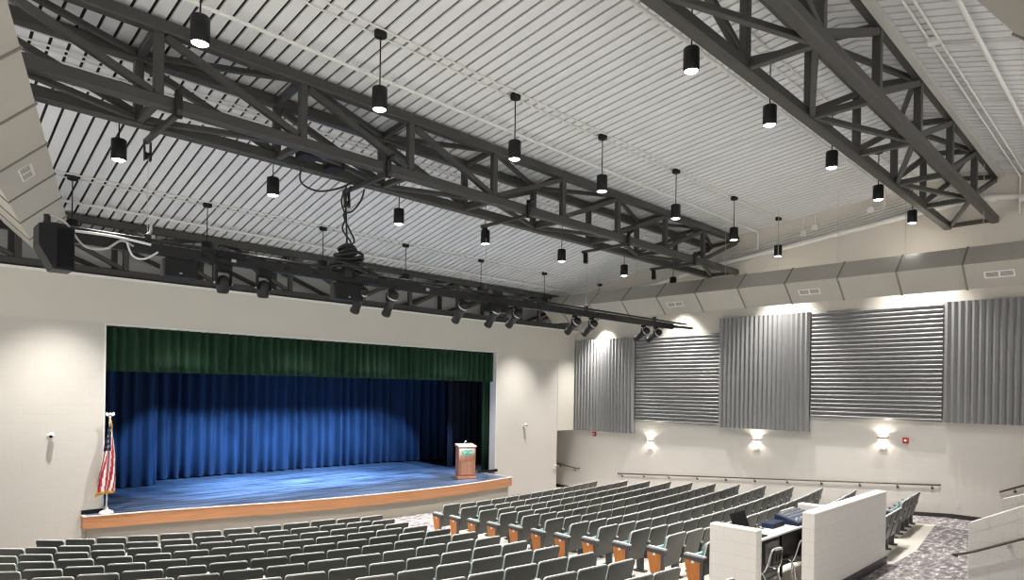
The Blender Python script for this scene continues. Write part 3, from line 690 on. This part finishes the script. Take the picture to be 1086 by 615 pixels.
for j in range(NV+1):
    v = j/NV; z = STZ+2.08-1.6*v
    spread = .03+.17*min(1, v*1.25)
    for i in range(NU+1):
        u = i/NU-.5
        x = fx+.06-.10*v + u*2*spread + .012*math.sin(9*v+8*u)
        y = fy-.03-.05*v + .055*min(1, .3+v)*math.sin(u*2*PI*2.2+.5*v)
        zz = z + (-.16*abs(u+.1)*v+ (.18*max(0, u)*v))*1.2
        P.append((x, y, zz))
fs = []; mi = []
for j in range(NV):
    for i in range(NU):
        fs.append((j*(NU+1)+i, j*(NU+1)+i+1, (j+1)*(NU+1)+i+1, (j+1)*(NU+1)+i))
        v = (j+.5)/NV; u = i/NU
        if j == NV-1 or (i == NU-1 and v > .35) or (i == 0 and v > .8): k = 3
        elif v < .40 and u < .75: k = 2 if not ((i+2*j) % 5 == 0 and j % 2 == 0) else 1
        elif v < .1: k = 3
        else: k = 0 if int((u*1.0+.35*v)*9) % 2 == 0 else 1
        mi.append(k)
b.poly(P, fs, True); b.mi = [(k, True) for k in mi]
o = b.build('flag_cloth', [M_flagred, M_flagwhite, M_flagblue, M_gold], t); md = o.modifiers.new('cloth', 'SOLIDIFY'); md.thickness = .006
b = MB(); b.lathe((fx+.055, fy, STZ+2.0), [(.02, 0), (.03, .03), (.03, .14), (.015, .17)], 8); b.build('gold_cord', M_gold, t)

# small fittings on the stage wall
def wallcam(X, z, label):
    t = thing('wall_sensor', label, 'sensor', (X, YS, z))
    b = MB(); b.lathe((X, YS, z), [(.05, 0), (.05, .02), (.02, .03), (.018, .09)], 14, axis=(0, -1, 0)); b.build('mount', M_white, t)
    b = MB(); b.lathe((X+.02, YS-.1, z+.02), [(.02, -.06), (.05, -.05), (.055, .05), (.04, .09)], 14, axis=(-.3, -1, -.3)); b.build('housing', M_white, t)
    b = MB(); b.lathe((X+.02, YS-.1, z+.02), [(.032, .092), (.01, .1)], 12, axis=(-.3, -1, -.3)); b.build('lens', M_screen, t)
wallcam(2.88, 2.98, 'small white camera on the stage wall behind the flag side')
wallcam(17.95, 2.82, 'small white camera on the stage wall beyond the lectern')
t = thing('card_reader', 'small white reader box at the corner of the stage recess', 'card reader', (19.78, YS, 1.08))
b = MB(); b.box(19.7, 19.86, YS-.05, YS, 1.0, 1.18); b.build('case', M_white, t, .01)
b = MB(); b.box(19.78, 19.98, YS-.075, YS-.05, 1.1, 1.13); b.build('lever', M_silver, t)

# ------------------------------------------------------------------ side wall fittings
for i, (Y, z, nm) in enumerate(((13.84, 2.34, 'nearest the stage'), (9.69, 2.64, 'under the middle upright-ribbed panel'), (5.89, 2.94, 'farthest from the stage'))):
    t = thing('wall_sconce', 'copper up-and-down wall light, %s' % nm, 'wall light', (XR, Y, z), 'wall lights below the ribbed panels')
    b = MB(); b.box(XR-.02, XR-.002, Y-.09, Y+.09, z-.05, z+.05); b.build('back_plate', M_white, t, .004)
    b = MB(); b.box(XR-.1, XR-.021, Y-.13, Y+.13, z-.035, z+.035); b.build('housing', M_copper, t, .006)
    b = MB(); b.box(XR-.09, XR-.03, Y-.11, Y+.11, z+.036, z+.04); b.box(XR-.09, XR-.03, Y-.11, Y+.11, z-.04, z-.036); b.build('diffuser', M_lens, t)
    for sg in (1, -1): spot('sconce_beam', (XR-.075, Y, z+sg*.06), (XR-.075, Y, z+sg*1), 14, 142, .35, (1, .9, .76), .015, t)
    b = MB(); b.box(XR-.03, XR-.001, Y-.08, Y+.08, z-.35, z-.25); tag(b.build('outlet_plate', M_white, None, .01), 'white outlet plate under the wall light %s' % nm, 'outlet')
for Y, z, nm in ((16.5, 2.43, 'beside the stage recess'), (5.31, 2.90, 'beside the farthest wall light')):
    t = thing('fire_alarm', 'red fire alarm strobe %s' % nm, 'fire alarm', (XR, Y, z))
    b = MB(); b.box(XR-.06, XR-.001, Y-.075, Y+.075, z-.085, z+.085); b.build('case', M_red, t, .01)
    b = MB(); b.lathe((XR-.06, Y, z-.01), [(.035, 0), (.03, .03), (.008, .04)], 12, axis=(-1, 0, 0)); b.build('strobe', M_white, t)
for Y, z, nm in ((4.04, 1.24, 'low white outlet plate at the cross aisle'),):
    b = MB(); b.box(XR-.012, XR-.001, Y-.06, Y+.06, z-.09, z+.09); b.box(XR-.016, XR-.012, Y-.02, Y+.02, z-.05, z+.05); tag(b.build('outlet_plate', M_white, None, .004), nm, 'outlet')
def handrail(label, pts, brackets, wallx, m=M_steel, r=.024):
    t = thing('handrail', label, 'handrail', pts[0])
    b = MB(); b.tube(pts, r, 10); b.build('rail', M_railm, t)
    for p in brackets:
        b = MB(); b.lathe((wallx, p[1], p[2]-.1), [(.035, 0), (.035, .012)], 12, axis=(-1, 0, 0)); b.tube(catmull([(wallx-.005, p[1], p[2]-.1), (p[0], p[1], p[2]-.085), (p[0], p[1], p[2]-.01)], 4), .011, 7); b.build('bracket', M_railm, t)
M_railm = mat('rail_paint', (0.11, 0.095, 0.075), 0.4, 0.3)
hx = XR-.08
def rl(Y): return .95+(15.26-Y)*(1.73-.95)/(15.26-4.46)
handrail('long dark handrail along the sloping side wall', [(XR-.005, 15.3, rl(15.3)), (hx, 15.28, rl(15.28)), (hx, 4.48, rl(4.48)), (XR-.005, 4.46, rl(4.46)-.0), ],
         [(hx, Y, rl(Y)) for Y in (15.1, 14.1, 13.0, 11.85, 10.76, 9.73, 8.66, 7.6, 6.5, 5.5, 4.64)], XR)
handrail('short dark handrail in the recess beside the stage', [(hx, 18.9, 1.09), (hx, 17.3, .95), (XR-.005, 17.26, .95)], [(hx, 18.3, 1.04), (hx, 17.5, .966)], XR)
handrail('dark stair handrail on the side wall at the right edge', [(XR-.005, 3.12, 1.70), (hx, 3.1, 1.71), (hx, 1.6, 2.4)], [(hx, 2.8, 1.84), (hx, 1.9, 2.26)], XR)

# near stair walls at the right edge
def stair_wall(label, X0, X1, Yend, ztop, slope, zbot):
    prof = [(Yend, zbot), (Yend, ztop-.03), (Yend-.03, ztop), (Yend-4.2, ztop+4.2*slope), (Yend-4.2, zbot)]
    t = thing('stair_wall', label, 'stair wall', ((X0+X1)/2, Yend, zbot), 'white block stair walls')
    b = MB(); b.prism(prof, lambda u, v, q: Vector((q, u, v)), X0, X1); b.build('block_body', M_booth, t, .012)
    b = MB()
    for k in range(10):   # joints between the sloped coping blocks
        y = Yend-.25-.4*k; z = ztop+(Yend-y)*slope; b.bar((X0-.002, y, z-.02), (X0-.002, y-.09, z-.215), .006, .006)
    b.bar((X0-.002, Yend, ztop-.22), (X0-.002, Yend-4.2, ztop-.22+4.2*slope), .006, .006); b.build('coping_joint', M_trim, t)
    return t
stair_wall('white block stair wall with sloped coping, nearest at the right edge', 14.0, 14.2, 2.52, 1.93, .52, .8)
stair_wall('white block stair wall behind the nearer one, by the side wall', 19.9, 20.1, 2.9, 1.68, .4, .8)
t = thing('handrail', 'dark handrail on the near stair wall in the right corner', 'handrail', (13.9, 2.6, 1.35))
b = MB(); b.tube(catmull([(13.93, 2.66, 1.31), (13.9, 2.72, 1.325), (13.88, 2.68, 1.345), (13.88, 2.4, 1.45), (13.88, 1.5, 1.90), (13.88, .6, 2.35)], 4), .024, 10); b.build('rail', M_railm, t)
for y in (1.92, .9):
    z = 1.345+(2.66-y)*.5
    b = MB(); b.lathe((13.999, y, z-.12), [(.045, 0), (.045, .015)], 14, axis=(-1, 0, 0)); b.tube(catmull([(13.99, y, z-.12), (13.88, y, z-.11), (13.88, y, z-.01)], 4), .013, 8); b.build('bracket', M_silver, t)

# ------------------------------------------------------------------ sound booth
def bwall(label, x0, x1, y0, y1, zt, zb=.4):
    t = MB(); t.box(x0, x1, y0, y1, zb, zt)
    return tag(t.build('booth_wall', M_booth, None, .018), label, 'booth wall', 'white block walls of the sound booth')
bwall('long white block wall of the sound booth facing the cross aisle', 10.62, 14.30, 3.92, 4.12, 2.29)
bwall('short white block end wall of the booth beside the aisle seats', 9.66, 9.86, 4.42, 5.2, 2.07)
bwall('low white block wall closing the far end of the booth', 13.3, 13.5, 4.13, 5.25, 1.98)
b = MB(); b.box(10.6, 14.32, 3.90, 3.918, .6, .86+.14); b.box(14.302, 14.32, 3.918, 4.12, .6, 1.0); tag(b.build('booth_baseboard', M_base), 'dark baseboard along the foot of the long booth wall', 'baseboard')
tz = 1.76
t = thing('booth_table', 'white-topped table inside the sound booth', 'table', (11.6, 5.05, .97))
b = MB(); b.box(9.87, 13.28, 4.70, 5.2, tz-.035, tz); b.build('tabletop', M_table, t, .006)
b = MB(); b.box(9.87, 13.28, 5.15, 5.19, .9, tz-.04); b.build('under_table_dark', M_black, t)  # black sheet added to keep the space under the table dark
for X in (9.95, 11.6, 13.2):
    b = MB(); b.bar((X, 4.85, .9), (X, 4.85, tz-.036), .04, .04); b.bar((X, 5.12, .9), (X, 5.12, tz-.036), .04, .04); b.build('leg', M_black, t)
t = thing('mixing_desk', 'blue-grey audio mixing desk on the booth table', 'mixer', (12.6, 5.05, tz))
b = MB(); b.prism([(4.73, tz+.0), (4.73, tz+.06), (5.18, tz+.17), (5.19, tz+.0)], lambda u, v, q: Vector((q, u, v)), 12.05, 13.1); b.build('case', M_mixer, t, .01)
b = MB(); b.prism([(4.75, tz+.066), (4.75, tz+.07), (5.16, tz+.171), (5.16, tz+.167)], lambda u, v, q: Vector((q, u, v)), 12.09, 13.06); fp = b.build('face_plate', M_mixtop, t)
for i in range(14):
    x = 12.13+.068*i
    for j in range(3):
        y = 4.94+.08*j; b = MB(); b.cyl((x, y, tz+.105+.245*(y-4.9)), (x, y, tz+.135+.245*(y-4.9)), .014, 6); q = b.build('knob', M_lite, t); q.parent = fp
    y = 4.79+.06*((i*7) % 3)/3; b = MB(); b.box(x-.012, x+.012, y, y+.03, tz+.07+.245*(y-4.75), tz+.1+.245*(y-4.75)); q = b.build('fader', M_white, t); q.parent = fp
b = MB(); b.box(12.3, 12.9, 5.13, 5.18, tz+.165, tz+.2); b.build('meter_bridge', M_lite, t, .005)
t = thing('audio_interface', 'dark blue flat audio box between laptop and mixing desk', 'audio box', (11.7, 5.1, tz))
b = MB(); b.box(11.45, 11.95, 4.94, 5.16, tz, tz+.09); b.build('case', M_mixer, t, .01)
b = MB(); b.box(11.5, 11.9, 4.935, 4.94, tz+.02, tz+.07); b.build('front_strip', M_screen, t)
t = thing('laptop', 'open black laptop on the booth table by the end wall', 'laptop', (10.58, 5.06, tz))
b = MB(); b.box(-.24, .24, -.30, 0, 0, .025); b.build('keyboard_base', M_black, t, .004, local=True)
b = MB(); b.box(-.17, .17, -.13, -.03, .025, .029); b.build('keys', M_frame, t, local=True)
b = MB(); Mx = Matrix.Translation((0, 0, .02)) @ Matrix.Rotation(math.radians(-20), 4, 'X'); b.box(-.26, .26, -.008, .008, 0, .38, Mx); sc_ = b.build('lid', M_black, t, local=True)
b = MB(); b.box(-.24, .24, -.0095, -.008, .02, .36, Mx); b.build('screen', M_screen, sc_, local=True)
b = MB(); b.box(10.28, 10.4, 4.75, 4.9, tz, tz+.012); tag(b.build('paper_pad', M_white), 'small white note pad beside the laptop', 'note pad')
b = MB(); b.tube(catmull([(10.9, 5.15, tz+.012), (11.0, 5.0, tz+.012), (11.15, 5.1, tz+.05), (11.3, 5.05, tz+.012), (11.45, 5.12, tz+.02)], 5), .008, 6); tag(b.build('desk_cable', M_cable), 'thin black cable curling on the table by the laptop', 'cable')
t = thing('equipment_cabinet', 'dark cabinet standing under the booth table', 'cabinet', (11.5, 4.95, .93))
b = MB(); b.box(10.75, 11.45, 4.84, 5.1, .97, 1.62); b.build('carcass', M_black, t, .01)
b = MB(); b.box(10.9, 11.42, 4.825, 4.84, 1.0, 1.6); dr = b.build('door', M_frame, t, .004)
b = MB(); b.box(11.0, 11.08, 4.815, 4.826, 1.38, 1.4); b.build('handle', M_red, dr)
def stack_chair(x, y, rz_, label):
    z0 = floor_z(x, y)
    t = thing('stacking_chair', label, 'chair', (x, y, z0), 'chrome chairs in the sound booth', rz_)
    # faces +Y (toward the table); back at -Y
    for sx in (-1, 1):
        b = MB(); b.tube(catmull([(sx*.21, .2, .0), (sx*.2, .17, .40), (sx*.2, .12, .44), (sx*.2, -.15, .43), (sx*.21, -.24, .0)], 5), .012, 8); b.build('leg', M_chrome, t, local=True)
    b = MB(); b.tube(catmull([(-.2, -.12, .43), (-.2, -.2, .56), (-.15, -.25, .80), (-.08, -.265, .84), (.08, -.265, .84), (.15, -.25, .80), (.2, -.2, .56), (.2, -.12, .43)], 5), .012, 8); b.build('back_frame', M_chrome, t, local=True)
    b = MB()
    b.box(-.2, .2, -.17, .2, .44, .465); b.build('seat', M_black, t, .012, local=True)
    b = MB(); Mx = Matrix.Translation((0, -.235, .58)) @ Matrix.Rotation(math.radians(9), 4, 'X')
    for (x0, x1, z0_, z1) in ((-.13, .13, .0, .06), (-.11, .11, .19, .24), (-.13, -.08, .06, .19), (.08, .13, .06, .19), (-.02, .02, .06, .19)): b.box(x0, x1, -.012, .012, z0_, z1, Mx)
    b.build('backrest', M_black, t, local=True)
    b = MB(); b.box(-.09, .09, -.29, -.25, .82, .86); b.build('hand_grip', M_lite, t, .008, local=True)
stack_chair(10.22, 4.58, -.12, 'chrome and black chair at the booth table, nearer the end wall')
stack_chair(11.55, 4.62, -.3, 'chrome and black chair at the booth table, by the long booth wall')
b = MB(); b.tube(catmull([(12.3, 4.6, floor_z(12.3, 4.6)+.02), (12.0, 4.45, floor_z(12, 4.45)+.02), (12.25, 4.35, floor_z(12.2, 4.35)+.04), (11.9, 4.3, floor_z(11.9, 4.3)+.02), (12.1, 4.55, floor_z(12.1, 4.5)+.02)], 6), .014, 6)
tag(b.build('floor_cable', M_cable), 'tangle of black cable on the booth floor', 'cable')

# ------------------------------------------------------------------ auditorium seats
# local: origin on the floor under the backrest top; +Y the way the sitter looks (to the stage); back shell behind
def rr_profile(w, z0, z1, r, taper=.02, n=4):
    pts = [(-w/2+taper, z0), (w/2-taper, z0)]
    for k in range(n+1):
        a = PI/2*k/n; pts.append((w/2-r+r*math.cos(a), z1-r+r*math.sin(a)))
    for k in range(n+1):
        a = PI/2+PI/2*k/n; pts.append((-w/2+r+r*math.cos(a), z1-r+r*math.sin(a)))
    return pts
def backpt(z, off):          # the back leans: at top y=0, lower edge further to the stage
    return (0.86-z)*.26 + off
def back_slab(w, z0, z1, r, o0, o1):
    prof = rr_profile(w, z0, z1, r); n = len(prof); b = MB()
    P = [(u, backpt(v, o0)-.02*math.cos(PI*u/w)*(1), v) for u, v in prof] + [(u, backpt(v, o1)-.02*math.cos(PI*u/w), v) for u, v in prof]
    cen0 = (0, backpt((z0+z1)/2, o0)-.02, (z0+z1)/2); cen1 = (0, backpt((z0+z1)/2, o1)-.02, (z0+z1)/2)
    P += [cen0, cen1]
    fs = [((i+1) % n, i, 2*n) for i in range(n)] + [(n+i, n+(i+1) % n, 2*n+1) for i in range(n)]
    b.poly(P, fs, True)
    b.poly(P[:2*n], [(i, (i+1) % n, n+(i+1) % n, n+i) for i in range(n)])
    return b
SW = .525
protos = {}
def make_parts():
    p = {}
    p['back_shell'] = (back_slab(SW, .27, .852, .032, -.014, .012), M_shell)
    p['edge_highlight'] = (back_slab(SW+.004, .60, .866, .036, .010, .036), M_glint)  # added slab carrying the painted light on the rounded top
    p['back_cushion'] = (back_slab(SW-.05, .40, .835, .05, .034, .085), M_cush)
    b = MB()   # seat folded up
    Mx = Matrix.Translation((0, .235, .36)) @ Matrix.Rotation(math.radians(80), 4, 'X')
    b.box(-SW/2+.03, SW/2-.03, -.02, .26, -.05, .05, Mx); p['seat'] = (b, M_cush)
    def standard(sx):
        b = MB(); x = sx*.285
        b.prism([(.16, .03), (.30, .03), (.33, .5), (.40, .57), (.40, .60), (.05, .60), (.05, .55), (.17, .45)], lambda u, v, q: Vector((q, u, v)), x-.018, x+.018)
        b.box(x-.05, x+.05, .1, .36, 0, .03)
        return b
    p['standard'] = (standard(-1), M_frame)
    p['standard_r'] = (standard(1), M_frame)
    def arm(sx):
        b = MB(); x = sx*.285
        b.prism([(.03, .60), (.03, .625), (.40, .64), (.43, .625), (.42, .605)], lambda u, v, q: Vector((q, u, v)), x-.03, x+.03)
        return b
    p['armrest'] = (arm(-1), M_arm); p['armrest_r'] = (arm(1), M_arm)
    def endp(sx):
        b = MB(); x = sx*(.285+.03)
        b.prism([(.12, .07), (.29, .07), (.33, .2), (.40, .5), (.41, .57), (.07, .57), (.09, .3)], lambda u, v, q: Vector((q, u, v)), x-.012, x+.012)
        return b
    p['end_panel'] = (endp(-1), M_orange); p['end_panel_r'] = (endp(1), M_orange)
    def endf(sx):
        b = MB(); x = sx*(.285+.028)
        b.prism([(.06, .52), (.41, .545), (.43, .60), (.04, .60)], lambda u, v, q: Vector((q, u, v)), x-.02, x+.02)
        b.prism([(.06, .1), (.115, .1), (.115, .52), (.05, .52)], lambda u, v, q: Vector((q, u, v)), x-.02, x+.02)
        return b
    p['end_frame'] = (endf(-1), M_frame); p['end_frame_r'] = (endf(1), M_frame)
    def badge(sx):
        b = MB(); x = sx*(.285+.042); b.lathe((x, .25, .505), [(.026, 0), (.026, .006), (.018, .008)], 12, axis=(sx, 0, 0)); return b
    p['row_badge'] = (badge(-1), M_white); p['row_badge_r'] = (badge(1), M_white)
    return p
meshes = {}
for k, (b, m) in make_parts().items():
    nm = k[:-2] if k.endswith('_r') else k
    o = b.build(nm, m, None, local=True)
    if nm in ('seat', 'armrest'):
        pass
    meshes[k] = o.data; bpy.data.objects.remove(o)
SEATN = [0]
def seat(x, y, ang, sx, label, group, parts):
    """ang: direction the sitter faces, measured from +Y"""
    z = floor_z(x, y)
    t = thing('theatre_seat', label, 'seat', (x, y, z), group, ang)
    t.scale = (sx, 1, 1)
    for k in parts:
        nm = k[:-2] if k.endswith('_r') else k
        o = bpy.data.objects.new(nm, meshes[k]); COL.objects.link(o); o.parent = t
    SEATN[0] += 1
    return t
BASE = ['back_shell', 'edge_highlight', 'back_cushion', 'seat', 'standard', 'armrest']
def pxy(p):
    d = Vector(p)-Vector((0, 0, CZ)); k = d.dot(Wv)
    return (CX+F*d.dot(r2)/k, CY-F*d.dot(u2)/k)
# centre block: arcs about one centre; seats counted from the aisle
CC = (8.6, 21.3)
RK = [8.62, 9.45, 10.18, 10.89, 11.60, 12.30, 13.03, 13.78, 14.52, 15.30, 16.05, 16.84, 17.60, 18.36]
AE = [-91.0, -92.3, -93.0, -93.1, -92.85, -92.5, -92.7, -92.9, -92.9, -93.1, -93.15, -93.35, -93.25, -93.3]
pitch = .573
for k, (R_, a0) in enumerate(zip(RK, AE)):
    n = 0
    for j in range(16):
        a = math.radians(a0) - (j+.5)*pitch/R_
        x = CC[0]+R_*math.cos(a); y = CC[1]+R_*math.sin(a)
        if k == 0 and j > 11: break
        z = floor_z(x, y)
        px, py = pxy((x, y, z+.86)); 
        if px < -28 or py > 640: continue
        if py > 622: continue
        face = a-PI/2+PI  # toward the centre
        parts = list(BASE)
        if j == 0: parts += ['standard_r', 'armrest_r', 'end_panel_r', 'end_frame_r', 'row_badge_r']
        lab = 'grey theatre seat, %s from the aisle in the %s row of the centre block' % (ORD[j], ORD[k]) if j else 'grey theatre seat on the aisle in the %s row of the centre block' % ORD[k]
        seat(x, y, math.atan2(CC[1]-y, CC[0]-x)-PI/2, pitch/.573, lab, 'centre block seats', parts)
# side block: shallow arcs; seats counted from the aisle with the orange end panels
RLx = [(10.89, 13.53), (10.70, 12.59), (10.57, 11.73), (10.46, 10.90), (10.44, 10.15), (10.27, 9.29), (10.12, 8.48), (10.10, 7.74), (10.05, 6.96), (10.02, 6.18), (9.8, 5.30)]
RRx = [(18.49, 14.30), (19.1, 13.43), (19.27, 12.62), (19.34, 11.84), (19.35, 11.04), (19.42, 10.25), (19.42, 9.44), (19.48, 8.63), (19.48, 7.80), (19.50, 6.98), (19.28, 6.03)]
NN = [13, 14, 14, 15, 15, 15, 15, 15, 15, 15, 15]
for k in range(11):
    A_ = Vector(RLx[k]); B_ = Vector(RRx[k]); N = NN[k]; ch = B_-A_; nv = Vector((ch.y, -ch.x)).normalized(); sg = .22
    def at(t): return A_+ch*t+nv*sg*4*t*(1-t)
    p_ = ch.length*1.002/N
    for j in range(N):
        c = at((j+.5)/N); e0, e1 = at(j/N), at((j+1)/N); dv = e1-e0
        ang = math.atan2(dv.y, dv.x)
        if k == 10 and 1 <= j <= 5: continue          # the booth stands here
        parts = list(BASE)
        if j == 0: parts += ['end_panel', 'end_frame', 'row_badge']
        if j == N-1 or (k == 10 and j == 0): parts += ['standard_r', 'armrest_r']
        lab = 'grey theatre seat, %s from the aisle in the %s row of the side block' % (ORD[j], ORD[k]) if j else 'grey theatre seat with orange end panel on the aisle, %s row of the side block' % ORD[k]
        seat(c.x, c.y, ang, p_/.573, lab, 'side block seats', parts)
# last row, beyond the booth
for gi, (A_, B_, N, nm) in enumerate((((14.55, 4.02), (16.3, 4.14), 3, 'beside the long booth wall'), ((17.2, 4.36), (19.5, 4.56), 4, 'nearest the side wall'))):
    A_ = Vector(A_); B_ = Vector(B_); ch = B_-A_
    for j in range(N):
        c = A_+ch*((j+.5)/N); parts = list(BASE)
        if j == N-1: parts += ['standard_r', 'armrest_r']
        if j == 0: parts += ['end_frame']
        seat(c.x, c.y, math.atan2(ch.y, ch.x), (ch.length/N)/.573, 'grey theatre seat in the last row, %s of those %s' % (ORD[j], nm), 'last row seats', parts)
print('SEATS', SEATN[0])

# ------------------------------------------------------------------ lights and added ambient fill
for X, ax in ((7.22, 6.9), (7.98, 8.2), (9.95, 9.4), (11.0, 10.6), (11.75, 11.8), (14.1, 13.0), (14.85, 14.0)):
    spot('stage_spot', (X+.03, BY+.50, BZ-.72), (ax, 21.1, STZ), 6500, 30, .35, (.42, .68, 1.0), .05)
for X in (8.3, 11.0):
    spot('stage_floor_fill', (X, 20.2, 6.1), (X, 19.6, STZ), 3200, 58, 1.0, (.62, .8, 1.0), .1)  # unseen fill spots, added to brighten the stage floor
w = bpy.data.worlds.new('world'); S.world = w; w.use_nodes = True
nt = w.node_tree; bg = nt.nodes['Background']
tc = nt.nodes.new('ShaderNodeTexCoord'); sp = nt.nodes.new('ShaderNodeSeparateXYZ'); mr = nt.nodes.new('ShaderNodeMapRange')
mr.inputs['From Min'].default_value = -.15; mr.inputs['From Max'].default_value = .1
mr.inputs['To Min'].default_value = 1.65; mr.inputs['To Max'].default_value = .5  # made-up fill, stronger from below the horizon to lift the ceiling
nt.links.new(tc.outputs['Generated'], sp.inputs[0]); nt.links.new(sp.outputs['Z'], mr.inputs['Value']); nt.links.new(mr.outputs[0], bg.inputs['Strength'])
bg.inputs['Color'].default_value = (1.0, .975, .94, 1)
